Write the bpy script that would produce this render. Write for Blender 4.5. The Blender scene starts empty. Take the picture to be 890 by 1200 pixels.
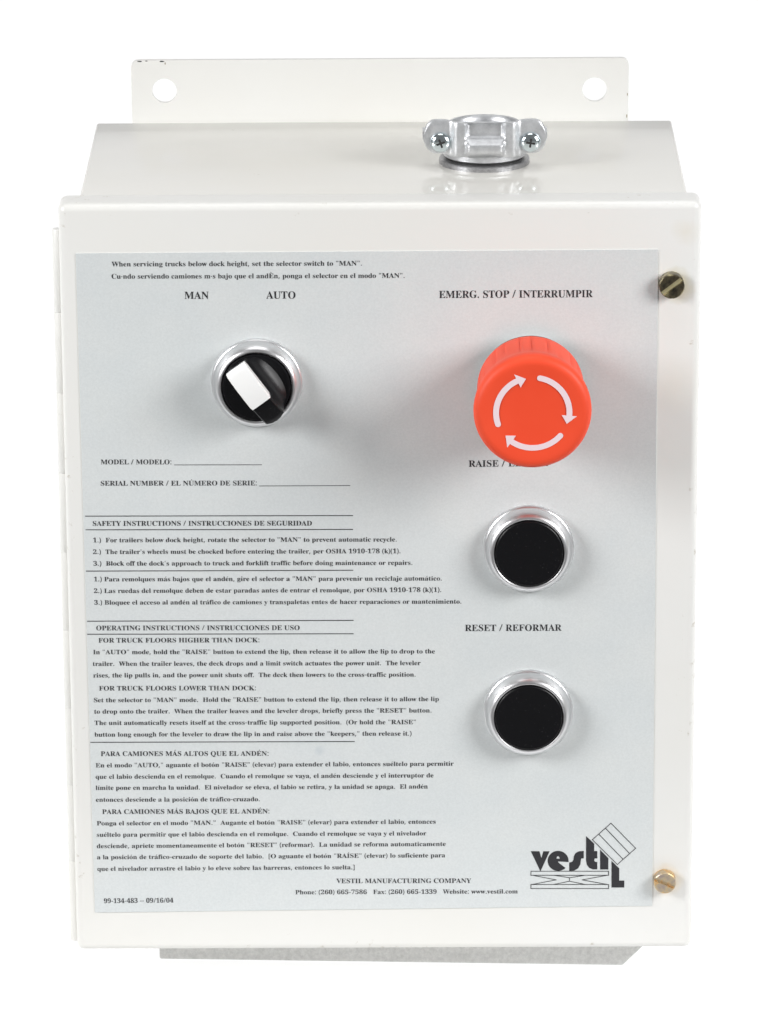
import bpy, bmesh, math, random
from mathutils import Vector, Matrix
from mathutils.geometry import tessellate_polygon

R = math.radians
C = bpy.context.scene.collection
SC = bpy.context.scene
MM = 0.001
random.seed(4)

# All measures are millimetres on the control box: x to its right, y up its front, z out of its front.
# The box stands upright on a foam slab, so box (x, y, z) is world (x, -z, y) with the table top at world z = 0.
TABLE_Y = -139.07        # table top, in box measures
DEPTH = 118.16           # front of the door above the box's back
HALF_H = 125.2
BODY_Z = 107.16          # where the box body meets the door

def world(x, y, z):
    return Vector((x * MM, (60.0 - z) * MM, (y - TABLE_Y) * MM))

# ------------------------------------------------------------------ camera
cam_data = bpy.data.cameras.new('camera')
cam = bpy.data.objects.new('camera', cam_data); C.objects.link(cam)
cam_data.sensor_fit = 'VERTICAL'; cam_data.sensor_height = 24.0
cam_data.lens = 24.0 * 6012.6 / 1200.0
cam_data.clip_start = 0.05; cam_data.clip_end = 200.0
_r, _u, _b = (0.99998, -0.00573, -0.00252), (0.00467, 0.95147, -0.3077), (0.00416, 0.30768, 0.95148)
_ax = [Vector((v[0], -v[2], v[1])).normalized() for v in (_r, _u, _b)]
_m = Matrix((_ax[0], _ax[1], _ax[2])).transposed().to_4x4()
_m.translation = world(6.3, 525.07, 1665.32)
cam.matrix_world = _m
SC.camera = cam

# ------------------------------------------------------------------ studio light and exposure
SC.view_settings.view_transform = 'Standard'; SC.view_settings.look = 'None'
SC.view_settings.exposure = 0.0; SC.view_settings.gamma = 1.0; SC.view_settings.use_curve_mapping = False
W = bpy.data.worlds.new('World'); SC.world = W; W.use_nodes = True
bg = W.node_tree.nodes['Background']
bg.inputs[0].default_value = (1, 1, 1, 1); bg.inputs[1].default_value = 0.17

def softbox(name, loc, target, sx, sy, watts, color=(1, 1, 1), spread=180):
    l = bpy.data.lights.new(name, 'AREA'); l.shape = 'RECTANGLE'; l.size = sx; l.size_y = sy
    l.energy = watts; l.color = color; l.spread = R(spread)
    o = bpy.data.objects.new(name, l); C.objects.link(o)
    o.location = loc
    o.rotation_euler = (Vector(target) - Vector(loc)).to_track_quat('-Z', 'Y').to_euler()
    return o
softbox('softbox_left', (-0.70, -0.50, 0.52), (0, -0.06, 0.08), 0.36, 0.36, 1.43, spread=80)
softbox('softbox_right', (0.70, -0.50, 0.52), (0, -0.06, 0.08), 0.36, 0.36, 1.43, spread=80)
softbox('softbox_overhead', (0.0, -0.2, 1.6), (0, 0.0, 0.2), 0.8, 0.5, 4.0)
# added lights below and behind the translucent table, keeping the ground shadowless white
softbox('added_under_light', (0.0, 1.23, -0.12), (0.0, 1.23, 1.0), 4.4, 2.8, 51.0)
softbox('added_back_light', (0.0, 2.95, 1.25), (0.0, 0.0, 1.25), 4.4, 2.5, 41.0)

# ------------------------------------------------------------------ materials
def mat(name, col, rough=0.5, metal=0.0, coat=0.0, spec=0.5):
    m = bpy.data.materials.new(name); m.use_nodes = True
    b = m.node_tree.nodes['Principled BSDF']
    b.inputs['Base Color'].default_value = (*col, 1); b.inputs['Roughness'].default_value = rough
    b.inputs['Metallic'].default_value = metal; b.inputs['Coat Weight'].default_value = coat
    b.inputs['Specular IOR Level'].default_value = spec; b.inputs['Coat Roughness'].default_value = 0.06
    return m, m.node_tree, b
def node(nt, t, **kw):
    n = nt.nodes.new(t)
    for k, v in kw.items(): setattr(n, k, v)
    return n
def noise(nt, scale, detail=3.0, rough=0.5, coord=None):
    if coord is None: coord = node(nt, 'ShaderNodeTexCoord').outputs['Object']
    n = node(nt, 'ShaderNodeTexNoise'); n.inputs['Scale'].default_value = scale
    n.inputs['Detail'].default_value = detail; n.inputs['Roughness'].default_value = rough
    nt.links.new(coord, n.inputs['Vector']); return n.outputs['Fac']
def ramp(nt, fac, stops):
    r = node(nt, 'ShaderNodeValToRGB'); nt.links.new(fac, r.inputs['Fac'])
    el = r.color_ramp.elements
    while len(el) < len(stops): el.new(0.5)
    for e, (p, c) in zip(el, stops): e.position = p; e.color = (*c, 1)
    return r.outputs['Color']
def mix(nt, fac, a, b, mode='MIX'):
    n = node(nt, 'ShaderNodeMix', data_type='RGBA', blend_type=mode)
    if isinstance(fac, float): n.inputs[0].default_value = fac
    else: nt.links.new(fac, n.inputs[0])
    for s, v in ((6, a), (7, b)):
        if isinstance(v, tuple): n.inputs[s].default_value = (*v, 1)
        else: nt.links.new(v, n.inputs[s])
    return n.outputs[2]
def bump(nt, b, h, strength, dist=0.0002):
    n = node(nt, 'ShaderNodeBump'); n.inputs['Strength'].default_value = strength; n.inputs['Distance'].default_value = dist
    nt.links.new(h, n.inputs['Height']); nt.links.new(n.outputs[0], b.inputs['Normal'])

def math_(nt, op, a, b=None, clamp=False):
    n = node(nt, 'ShaderNodeMath', operation=op); n.use_clamp = clamp
    for i, v in enumerate((a, b)):
        if v is None: continue
        if isinstance(v, (int, float)): n.inputs[i].default_value = v
        else: nt.links.new(v, n.inputs[i])
    return n.outputs[0]
def spot(nt, x, y, r, soft):
    """1 inside a round patch at box point (x, y) mm, fading out over `soft` mm."""
    sp = node(nt, 'ShaderNodeSeparateXYZ'); nt.links.new(node(nt, 'ShaderNodeTexCoord').outputs['Object'], sp.inputs[0])
    dx = math_(nt, 'SUBTRACT', sp.outputs[0], x * MM); dy = math_(nt, 'SUBTRACT', sp.outputs[1], y * MM)
    d = math_(nt, 'SQRT', math_(nt, 'ADD', math_(nt, 'MULTIPLY', dx, dx), math_(nt, 'MULTIPLY', dy, dy)))
    d = math_(nt, 'ADD', d, math_(nt, 'MULTIPLY', math_(nt, 'SUBTRACT', noise(nt, 180, 3), 0.5), 0.004))
    return math_(nt, 'DIVIDE', math_(nt, 'SUBTRACT', (r + soft) * MM, d), soft * MM, True)
def paint(name, col, rough, coat=0.0, edge=None, stains=()):
    """Enamel with dirt flecks; edge=(half width, half height) in mm crowds them along the rim."""
    m, nt, b = mat(name, col, rough, coat=coat)
    warm = ramp(nt, noise(nt, 14, 4), [(0.3, col), (0.75, tuple(c * k for c, k in zip(col, (0.99, 0.98, 0.955))))])
    fleck = noise(nt, 330, 3, 0.65); patch = noise(nt, 30, 3)
    f = math_(nt, 'ADD', math_(nt, 'MULTIPLY', fleck, 0.75), math_(nt, 'MULTIPLY', patch, 0.35))
    if edge:
        sp = node(nt, 'ShaderNodeSeparateXYZ'); nt.links.new(node(nt, 'ShaderNodeTexCoord').outputs['Object'], sp.inputs[0])
        ex = math_(nt, 'SUBTRACT', math_(nt, 'ABSOLUTE', sp.outputs[0]), edge[0] * MM)
        ey = math_(nt, 'SUBTRACT', math_(nt, 'ABSOLUTE', sp.outputs[1]), edge[1] * MM)
        e = math_(nt, 'DIVIDE', math_(nt, 'ADD', math_(nt, 'MAXIMUM', ex, ey), 0.009), 0.009, True)
        f = math_(nt, 'ADD', f, math_(nt, 'MULTIPLY', e, 0.085))
    msk = math_(nt, 'MULTIPLY', math_(nt, 'SUBTRACT', f, 0.745), 9.0, True)
    col_ = mix(nt, math_(nt, 'MULTIPLY', msk, 0.75), warm, (0.40, 0.35, 0.26))
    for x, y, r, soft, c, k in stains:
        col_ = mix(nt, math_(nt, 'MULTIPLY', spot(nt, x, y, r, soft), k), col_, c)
    nt.links.new(col_, b.inputs['Base Color'])
    bump(nt, b, noise(nt, 160, 3), 0.05)
    return m
M = {}
M['paint'] = paint('white_enamel', (0.79, 0.788, 0.768), 0.30)
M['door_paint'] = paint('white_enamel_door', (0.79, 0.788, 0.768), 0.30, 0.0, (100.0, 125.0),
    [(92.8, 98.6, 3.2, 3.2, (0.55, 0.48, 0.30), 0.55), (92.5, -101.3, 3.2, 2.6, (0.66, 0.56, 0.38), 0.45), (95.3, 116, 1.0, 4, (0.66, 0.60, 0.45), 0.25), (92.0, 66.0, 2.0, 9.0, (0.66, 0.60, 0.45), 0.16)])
M['body_paint'] = paint('white_enamel_body', (0.80, 0.79, 0.757), 0.12)
m, nt, b = mat('silver_label_film', (0.6, 0.63, 0.635), 0.42, 0.0)
g = ramp(nt, noise(nt, 1500, 2, 0.7), [(0.3, (0.64, 0.665, 0.662)), (0.7, (0.695, 0.72, 0.717))])
g2 = ramp(nt, noise(nt, 60, 4), [(0.35, (0.965, 0.975, 0.985)), (0.7, (1, 1, 1))])
lc = mix(nt, 1.0, g, g2, 'MULTIPLY')
lc = mix(nt, math_(nt, 'MULTIPLY', spot(nt, -19.9, -55.8, 1.0, 1.6), 0.5), lc, (0.50, 0.55, 0.58))
nt.links.new(lc, b.inputs['Base Color']); M['label'] = m
M['ink'] = mat('black_ink', (0.022, 0.022, 0.026), 0.55)[0]
m, nt, b = mat('satin_chrome', (0.74, 0.74, 0.75), 0.34, 1.0); M['chrome'] = m
bump(nt, b, noise(nt, 500, 2), 0.03)
m, nt, b = mat('black_plastic', (0.006, 0.006, 0.007), 0.33, spec=0.25)
dust = ramp(nt, noise(nt, 1400, 2, 0.7), [(0.665, (0.005, 0.005, 0.006)), (0.79, (0.09, 0.09, 0.09))])
nt.links.new(dust, b.inputs['Base Color']); bump(nt, b, noise(nt, 900, 3), 0.08); M['black'] = m
M['white_plastic'] = mat('white_plastic', (0.88, 0.88, 0.87), 0.25)[0]
m, nt, b = mat('red_plastic', (0.83, 0.070, 0.028), 0.5, spec=0.35)
nt.links.new(ramp(nt, noise(nt, 45, 4), [(0.3, (0.87, 0.074, 0.026)), (0.7, (0.90, 0.088, 0.034))]), b.inputs['Base Color'])
bump(nt, b, noise(nt, 700, 3), 0.05); M['red'] = m
M['arrow'] = mat('pale_pink_ink', (0.87, 0.70, 0.74), 0.45)[0]
m, nt, b = mat('cast_zinc', (0.62, 0.63, 0.64), 0.42, 0.75); M['zinc'] = m
nt.links.new(ramp(nt, noise(nt, 260, 4, 0.7), [(0.3, (0.53, 0.54, 0.555)), (0.7, (0.76, 0.77, 0.79))]), b.inputs['Base Color'])
bump(nt, b, noise(nt, 600, 4, 0.7), 0.25)
m, nt, b = mat('grey_steel', (0.42, 0.42, 0.43), 0.4, 0.8); M['steel'] = m
nt.links.new(ramp(nt, noise(nt, 900, 3, 0.7), [(0.3, (0.32, 0.32, 0.33)), (0.7, (0.52, 0.52, 0.53))]), b.inputs['Base Color'])
m, nt, b = mat('bright_zinc_screw', (0.72, 0.80, 0.83), 0.16, 1.0); M['screw'] = m
bump(nt, b, noise(nt, 500, 3), 0.2)
def yellow_zinc(name, stops, rough):
    m, nt, b = mat(name, (0.7, 0.6, 0.35), rough, 0.8)
    nt.links.new(ramp(nt, noise(nt, 330, 3, 0.6), stops), b.inputs['Base Color'])
    bump(nt, b, noise(nt, 900, 3, 0.7), 0.35); return m
M['zinc_dark'] = yellow_zinc('dark_reflection_zinc', [(0.30, (0.05, 0.045, 0.035)), (0.52, (0.17, 0.145, 0.09)), (0.72, (0.55, 0.49, 0.28))], 0.34)  # speckled zinc with the dark room's reflection put into its colour
M['zinc_slot'] = yellow_zinc('lit_slot_zinc', [(0.3, (0.66, 0.58, 0.28)), (0.7, (0.86, 0.80, 0.52))], 0.4)  # same zinc painted paler for the light caught in the slot
M['zinc_gold'] = yellow_zinc('iridescent_yellow_zinc', [(0.30, (0.44, 0.36, 0.34)), (0.48, (0.60, 0.50, 0.34)), (0.6, (0.74, 0.46, 0.20)), (0.75, (0.52, 0.60, 0.42))], 0.45)
M['rust'] = mat('brown_scuff', (0.30, 0.25, 0.17), 0.7)[0]
M['dark'] = mat('dark_part_and_shade', (0.02, 0.02, 0.02), 0.6)[0]  # dark parts and chips, plus shade coloured into gap and cross
m, nt, b = mat('grainy_foam', (0.66, 0.66, 0.65), 0.85)
nt.links.new(ramp(nt, noise(nt, 650, 4, 0.75), [(0.3, (0.60, 0.60, 0.585)), (0.7, (0.80, 0.80, 0.78))]), b.inputs['Base Color'])
bump(nt, b, noise(nt, 450, 4, 0.7), 0.7, 0.0006); M['foam'] = m
# added translucent sheet: passes the lights below and behind, whitening the ground
m = bpy.data.materials.new('backlit_sheet'); m.use_nodes = True; nt = m.node_tree; nt.nodes.clear()
out = node(nt, 'ShaderNodeOutputMaterial'); tr = node(nt, 'ShaderNodeBsdfTranslucent'); df = node(nt, 'ShaderNodeBsdfDiffuse')
mx = node(nt, 'ShaderNodeMixShader'); mx.inputs[0].default_value = 0.35
tr.inputs[0].default_value = (0.95, 0.95, 0.95, 1); df.inputs[0].default_value = (0.9, 0.9, 0.9, 1)
nt.links.new(tr.outputs[0], mx.inputs[1]); nt.links.new(df.outputs[0], mx.inputs[2]); nt.links.new(mx.outputs[0], out.inputs[0])
M['opal'] = m

# ------------------------------------------------------------------ mesh helpers (millimetres)
def finish(name, bm, m, parent=None, at=(0, 0, 0), rot=(0, 0, 0), sharp=35, recalc=True):
    if recalc: bmesh.ops.recalc_face_normals(bm, faces=bm.faces)
    me = bpy.data.meshes.new(name); bm.to_mesh(me); bm.free()
    me.transform(Matrix.Scale(MM, 4))
    for p in me.polygons: p.use_smooth = True
    me.set_sharp_from_angle(angle=R(sharp))
    me.materials.append(M[m])
    o = bpy.data.objects.new(name, me); C.objects.link(o)
    o.location = Vector(at) * MM; o.rotation_euler = rot
    if parent: o.parent = parent
    return o
def merge(bm, other):
    me = bpy.data.meshes.new('tmp'); other.to_mesh(me); other.free(); bm.from_mesh(me); bpy.data.meshes.remove(me)
def box(x0, x1, y0, y1, z0, z1, bev=0.0, seg=3, which=None):
    bm = bmesh.new(); bmesh.ops.create_cube(bm, size=1)
    for v in bm.verts:
        v.co = Vector(((x0 + x1) / 2 + v.co.x * (x1 - x0), (y0 + y1) / 2 + v.co.y * (y1 - y0), (z0 + z1) / 2 + v.co.z * (z1 - z0)))
    if bev:
        ed = [e for e in bm.edges if which is None or which(e)]
        bmesh.ops.bevel(bm, geom=ed, offset=bev, segments=seg, profile=0.5, affect='EDGES')
    return bm
def lathe(prof, n=96):
    """prof: (radius, z) pairs; radius 0 closes the end."""
    bm = bmesh.new(); rings = []
    for r, z in prof:
        if r < 1e-6: rings.append([bm.verts.new((0, 0, z))])
        else: rings.append([bm.verts.new((r * math.cos(2 * math.pi * k / n), r * math.sin(2 * math.pi * k / n), z)) for k in range(n)])
    for a, b_ in zip(rings, rings[1:]):
        for k in range(n):
            j = (k + 1) % n
            if len(a) == 1 and len(b_) == 1: continue
            if len(a) == 1: bm.faces.new((a[0], b_[k], b_[j]))
            elif len(b_) == 1: bm.faces.new((a[k], b_[0], a[j]))
            else: bm.faces.new((a[k], b_[k], b_[j], a[j]))
    return bm
def prism(loops, z0, z1):
    """Outline with holes, given as loops of (x, y), extruded from z0 to z1."""
    bm = bmesh.new()
    tri = tessellate_polygon([[Vector((x, y, 0)) for x, y in l] for l in loops])
    flat = [p for l in loops for p in l]
    lo = [bm.verts.new((x, y, z0)) for x, y in flat]; hi = [bm.verts.new((x, y, z1)) for x, y in flat]
    for a, b_, c in tri:
        try: bm.faces.new((hi[a], hi[b_], hi[c])); bm.faces.new((lo[c], lo[b_], lo[a]))
        except ValueError: pass
    i = 0
    for l in loops:
        n = len(l)
        for k in range(n):
            a, b_ = i + k, i + (k + 1) % n
            bm.faces.new((lo[a], lo[b_], hi[b_], hi[a]))
        i += n
    return bm
def flat_shape(bm, loops, z):
    flat = [p for l in loops for p in l]
    vs = [bm.verts.new((x, y, z)) for x, y in flat]
    for t in tessellate_polygon([[Vector((x, y, 0)) for x, y in l] for l in loops]):
        try:
            f = bm.faces.new([vs[i] for i in t]); f.normal_update()
            if f.normal.z < 0: f.normal_flip()
        except ValueError: pass
def stroke(bm, pts, w, z):
    for (x0, y0), (x1, y1) in zip(pts, pts[1:]):
        d = Vector((x1 - x0, y1 - y0)); d.normalize(); n = Vector((-d.y, d.x)) * w / 2; e = d * w / 2
        q = [(x0 - e.x - n.x, y0 - e.y - n.y), (x1 + e.x - n.x, y1 + e.y - n.y), (x1 + e.x + n.x, y1 + e.y + n.y), (x0 - e.x + n.x, y0 - e.y + n.y)]
        bm.faces.new([bm.verts.new((*p, z)) for p in q]); z += 0.004
def circle(cx, cy, r, n=40, ry=None):
    return [(cx + r * math.cos(2 * math.pi * k / n), cy + (ry or r) * math.sin(2 * math.pi * k / n)) for k in range(n)]
def round_rect(x0, x1, y0, y1, r, n=6):
    out = []
    for cx, cy, a in ((x1 - r, y1 - r, 0), (x0 + r, y1 - r, 90), (x0 + r, y0 + r, 180), (x1 - r, y0 + r, 270)):
        out += [(cx + r * math.cos(R(a + 90 * k / n)), cy + r * math.sin(R(a + 90 * k / n))) for k in range(n + 1)]
    return out

GLYPHS = {
    'A': '437|-9,0 -9,18 9,21 24,30 36,47 49,75 206,466 224,465 384,87 399,55 411,34 425,22 443,18 443,0 229,0 229,18 259,21 277,30 283,46 281,59 273,81 253,132 103,132 79,71 76,59 75,48 87,26 124,18 128,18 128,0;113,161 242,161 177,319',
    'B': '443|16,0 16,17 45,22 62,32 72,51 75,82 75,369 73,394 69,412 62,425 51,433 36,437 15,439 15,455 220,455 318,444 377,409 396,351 384,302 348,268 287,247 360,223 404,185 418,132 413,93 397,61 371,35 335,15 291,4 238,0;182,252 188,252 220,254 245,261 263,272 275,290 282,314 285,345 283,373 278,395 269,412 248,428 216,434 198,432 188,425 183,412 182,391;222,24 248,27 268,35 283,49 293,69 299,95 301,128 298,162 290,188 277,208 258,221 231,228 197,231 182,231 182,65 184,46 190,33 202,26',
    'C': '468|257,-11 213,-7 174,3 137,20 105,43 78,71 56,104 39,142 29,184 26,228 30,273 39,314 56,351 79,384 106,412 139,435 176,452 216,462 259,465 292,463 328,454 367,440 388,435 408,443 419,465 437,465 437,308 420,308 403,347 381,380 356,407 328,427 298,439 265,443 198,419 157,347 144,226 159,114 203,46 278,24 305,26 331,33 358,45 383,61 407,81 428,106 447,89 395,33 332,0',
    'D': '496|20,0 20,17 47,21 63,30 71,46 74,75 74,374 71,407 61,426 43,435 15,439 15,455 222,455 296,449 357,429 405,396 440,351 461,295 468,228 441,101 362,25 228,0;222,24 262,30 295,47 319,75 337,115 347,166 351,229 336,342 294,410 223,433 202,431 190,423 184,409 182,385 182,72 184,48 190,34 202,27',
    'E': '442|14,0 14,17 44,20 62,30 72,48 75,78 75,369 72,405 62,425 44,435 16,439 16,455 399,455 399,320 383,320 375,357 361,386 340,406 312,420 276,428 232,430 200,428 191,424 186,417 183,388 183,246 193,246 221,248 243,256 259,269 272,288 281,313 288,345 304,345 304,118 287,118 284,143 280,164 273,181 259,201 241,213 216,220 185,222 183,222 183,67 185,47 192,35 206,29 230,28 261,29 289,32 313,39 335,48 354,60 371,75 386,94 399,116 411,143 430,143 402,0',
    'F': '404|15,0 15,17 45,23 62,34 72,53 75,84 75,375 71,405 61,423 43,433 14,439 14,455 394,455 394,320 377,320 372,345 365,367 355,385 336,406 310,420 288,426 261,430 230,431 200,429 186,421 182,398 182,247 190,247 217,250 239,257 256,270 269,289 278,314 284,347 302,347 302,118 285,118 279,154 269,181 257,200 239,213 217,221 189,224 182,224 182,81 183,59 188,43 196,31 210,24 229,19 257,17 257,0',
    'G': '508|268,-10 222,-7 179,3 141,19 108,42 80,70 57,103 41,141 31,183 28,229 31,274 41,315 57,352 80,385 107,413 139,435 176,452 215,462 257,465 293,463 330,454 369,441 388,436 398,438 406,443 419,465 437,465 437,308 420,308 409,334 397,357 382,379 366,397 348,413 329,426 309,436 288,441 267,443 200,419 159,347 146,228 150,163 161,110 180,67 206,37 238,19 275,13 308,16 328,27 339,45 343,71 343,128 339,154 329,170 309,179 275,182 275,198 500,198 500,182 473,179 457,171 449,155 446,128 446,29 387,7 328,-6',
    'H': '523|15,0 15,17 45,22 62,32 72,50 75,81 75,379 71,406 62,424 44,434 16,439 16,455 242,455 242,439 220,436 204,432 193,425 187,415 183,400 182,379 182,251 342,251 342,379 341,400 337,415 331,425 320,432 304,436 282,439 282,455 507,455 507,439 478,434 461,424 452,407 449,379 449,81 452,52 461,33 478,22 507,17 507,0 282,0 282,17 311,21 329,31 339,49 342,81 342,221 182,221 182,81 185,50 194,32 212,22 242,17 242,0',
    'I': '261|13,0 13,17 42,23 61,32 72,49 75,75 75,387 72,412 63,427 45,435 13,439 13,455 244,455 244,439 214,435 196,427 186,412 183,387 183,77 184,59 187,44 194,34 206,26 223,21 246,17 246,0',
    'J': '330|109,-65 78,-62 51,-54 29,-40 11,-22 0,-1 -3,23 0,44 11,61 26,71 44,75 64,71 79,62 89,47 93,28 91,13 85,-1 77,-19 84,-35 105,-40 126,-36 139,-25 145,-6 148,21 148,367 146,391 142,409 135,422 122,430 104,435 79,439 79,455 314,455 314,439 292,436 277,431 266,423 260,411 256,392 255,367 255,89 239,3 190,-48',
    'K': '510|16,0 16,17 45,22 63,32 72,50 75,81 75,379 72,406 63,424 45,434 17,439 17,455 242,455 242,439 221,436 205,432 194,425 187,415 184,400 183,379 183,234 321,373 342,398 349,418 342,430 323,436 291,439 291,455 486,455 486,439 477,439 436,430 392,404 345,361 271,285 463,46 475,34 487,25 501,20 519,17 519,0 281,0 281,17 306,18 322,21 331,27 334,34 329,47 316,66 199,214 183,198 183,81 186,50 195,32 213,22 242,17 242,0',
    'L': '426|15,0 15,17 45,22 62,32 72,50 75,81 75,379 71,407 62,425 44,434 16,439 16,455 250,455 250,439 226,437 208,434 196,427 188,416 183,401 182,379 182,83 183,62 185,47 191,37 200,31 214,28 234,28 264,29 291,33 315,40 335,49 354,63 370,80 384,100 397,125 409,154 427,154 402,0',
    'M': '634|14,0 14,17 43,22 61,32 72,50 75,79 75,382 74,402 71,416 64,426 53,432 37,436 15,439 15,455 185,455 317,142 449,455 617,455 617,439 590,433 573,423 563,405 560,378 560,85 561,61 565,43 571,31 582,23 596,19 617,17 617,0 396,0 396,17 417,20 433,25 443,32 450,44 453,61 455,83 455,399 288,0 270,0 105,389 105,80 109,48 120,30 139,20 169,17 169,0',
    'N': '494|403,-11 107,350 107,79 110,49 119,31 136,21 167,17 167,0 18,0 18,17 39,19 54,23 65,30 71,41 75,57 76,79 76,388 49,421 36,433 18,439 18,455 156,455 391,169 391,377 390,399 386,414 379,425 369,431 353,436 331,439 331,455 480,455 480,439 450,434 433,425 425,407 422,377 422,-11',
    'O': '525|261,-11 228,-9 198,-3 169,7 142,21 117,38 94,58 75,81 58,106 45,134 35,163 29,195 28,228 29,260 35,292 45,321 58,349 75,374 95,397 117,417 143,434 170,448 200,458 232,464 265,466 298,464 328,458 357,448 384,435 409,418 431,399 451,376 467,351 481,323 490,293 496,261 498,228 496,195 490,163 481,134 467,106 450,81 430,58 408,38 383,21 355,7 325,-3 294,-9;265,12 328,36 367,108 379,228 376,293 365,346 348,389 324,419 294,437 260,443 196,419 158,347 145,228 149,163 159,109 177,67 201,37 230,18',
    'P': '418|15,0 15,17 45,22 62,32 72,50 75,81 75,379 71,406 62,424 44,434 16,439 16,455 214,455 265,454 306,449 336,440 357,429 375,415 390,398 400,378 407,356 409,332 404,296 390,266 367,240 334,221 292,209 242,206 182,206 182,81 185,50 194,32 212,22 242,17 242,0;182,230 201,230 231,232 255,240 272,253 283,271 290,297 292,329 290,361 285,387 275,406 261,420 241,428 216,431 199,429 189,424 184,414 182,398',
    'Q': '525|378,-116 296,-103 232,-64 187,-1 155,13 127,30 101,50 80,74 61,100 47,129 36,160 30,193 28,228 29,260 35,292 45,321 58,349 75,374 95,397 117,417 143,434 170,448 200,458 232,464 265,466 298,464 328,458 357,448 384,435 409,418 431,399 451,376 467,351 481,323 490,293 496,261 498,228 493,176 479,128 454,86 421,49 379,21 330,0 360,-45 398,-72 445,-81 467,-79 492,-73 495,-92 455,-105 416,-113;265,12 329,36 367,108 380,228 377,293 366,346 348,389 324,419 294,437 260,443 196,419 158,347 145,228 149,163 160,109 178,67 202,37 231,18',
    'R': '473|15,0 15,17 45,22 62,32 72,50 75,81 75,379 71,406 62,424 44,434 16,439 16,455 217,455 278,452 329,442 367,426 395,403 412,372 417,334 406,285 372,248 315,224 432,50 452,26 463,19 478,17 480,17 480,0 338,0 201,212 182,212 182,81 185,50 194,32 212,22 242,17 242,0;182,234 203,234 235,236 261,245 280,258 293,278 301,304 304,336 295,389 268,421 224,431 202,429 190,422 184,409 182,385',
    'S': '390|43,-11 43,158 62,158 75,113 91,77 111,50 136,30 164,19 197,15 220,17 241,24 257,36 273,60 279,89 273,117 255,140 225,160 163,191 127,210 99,231 77,253 62,276 53,302 50,332 52,358 57,381 67,403 80,421 96,437 115,449 136,459 160,464 185,466 206,465 229,461 255,456 282,448 291,446 300,445 313,450 320,466 339,466 339,319 322,319 315,343 305,365 293,385 280,402 265,417 248,429 222,441 194,445 163,440 140,426 125,406 120,380 124,356 137,336 151,325 168,314 189,303 253,273 279,260 300,247 317,233 337,211 350,188 357,162 359,133 357,106 350,80 339,58 323,38 304,21 281,8 254,-2 225,-8 192,-10 158,-8 126,1 98,9 85,12 69,7 61,-11',
    'T': '423|92,0 92,17 123,21 142,31 152,50 156,81 156,433 149,433 116,430 88,420 65,403 47,380 35,352 29,318 11,318 11,455 410,455 410,317 394,317 375,382 333,420 269,433 263,433 263,81 267,49 276,30 296,21 328,17 328,0',
    'U': '492|248,-13 192,-8 147,6 114,29 91,61 78,103 73,155 73,379 70,406 61,424 43,434 15,439 15,455 240,455 240,439 219,436 202,432 192,425 185,415 182,400 181,379 181,140 183,104 191,74 203,51 221,35 245,25 275,22 340,37 379,83 392,159 392,378 389,406 379,423 360,433 328,439 328,455 474,455 474,439 448,432 433,421 425,404 422,378 422,181 418,118 403,69 380,32 346,7 302,-8',
    'V': '428|212,-13 44,381 33,403 22,420 8,432 -14,439 -14,455 211,455 211,439 184,437 166,432 156,423 152,410 155,397 161,378 259,143 348,377 353,394 355,409 351,423 342,432 324,437 299,439 299,455 442,455 442,439 423,436 408,427 395,411 382,383 230,-13',
    'W': '611|171,-11 32,393 24,413 15,427 3,435 -15,439 -15,455 181,455 181,439 162,437 150,432 143,423 140,410 142,394 148,373 223,153 301,353 286,399 278,418 267,429 252,435 229,439 229,455 439,455 439,439 404,432 393,412 399,386 474,166 541,369 547,391 549,406 546,421 538,430 524,436 503,439 503,455 624,455 624,439 607,433 594,421 584,404 575,379 446,-11 428,-11 316,309 190,-11',
    'X': '471|11,0 11,17 40,23 66,39 90,66 193,208 78,386 62,409 47,425 33,435 16,439 14,439 14,455 244,455 244,439 229,439 200,433 190,415 193,404 201,388 265,289 322,373 335,396 339,414 328,432 293,439 293,455 458,455 458,439 455,439 427,435 403,423 388,410 372,394 357,373 281,265 413,57 436,28 448,20 461,17 464,17 464,0 238,0 238,17 243,17 278,23 290,41 286,57 275,79 210,183 138,81 128,62 124,45 137,24 174,17 174,0',
    'Y': '426|101,0 101,17 131,22 148,32 157,50 161,81 161,179 46,387 29,414 14,429 1,435 -13,438 -13,455 207,455 207,438 195,438 179,436 167,432 158,425 156,416 164,392 248,226 333,366 345,389 349,408 336,430 298,438 295,438 295,455 439,455 439,438 423,434 409,424 396,411 383,392 268,203 268,81 271,50 280,32 298,22 328,17 328,0',
    'Z': '442|20,0 20,11 276,430 214,430 186,429 162,425 141,420 115,407 94,386 82,367 71,344 61,316 44,316 57,455 406,455 406,443 153,29 239,29 282,32 319,43 349,61 374,87 393,121 407,164 424,164 407,0',
    'a': '344|255,-10 226,-5 208,10 200,35 168,11 133,-4 95,-9 64,-4 40,11 25,34 20,63 25,91 39,115 63,136 98,155 143,173 199,190 199,241 196,266 187,282 171,292 148,296 115,290 104,274 113,257 121,243 123,231 120,215 110,202 95,194 77,191 59,194 45,203 36,218 33,236 37,259 49,278 69,295 95,308 115,314 137,317 162,318 205,315 239,307 263,292 280,271 290,244 293,210 293,62 295,40 304,34 320,42 329,28 306,7 281,-6;151,34 174,41 187,50 199,63 199,169 154,151 127,123 118,84 122,56 133,39',
    'b': '361|43,-11 43,388 41,414 37,428 26,436 8,439 8,455 138,455 138,279 162,301 190,314 221,318 244,316 265,310 284,299 301,284 315,266 326,245 335,221 340,195 342,166 340,133 333,103 323,75 308,51 291,30 270,13 246,0 220,-8 192,-10 162,-6 133,7 105,28 53,-11;183,14 204,18 220,30 232,49 239,77 244,114 245,160 244,197 239,228 231,251 212,273 184,280 169,277 155,270 144,257 138,242 138,69 143,38 158,20',
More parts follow.
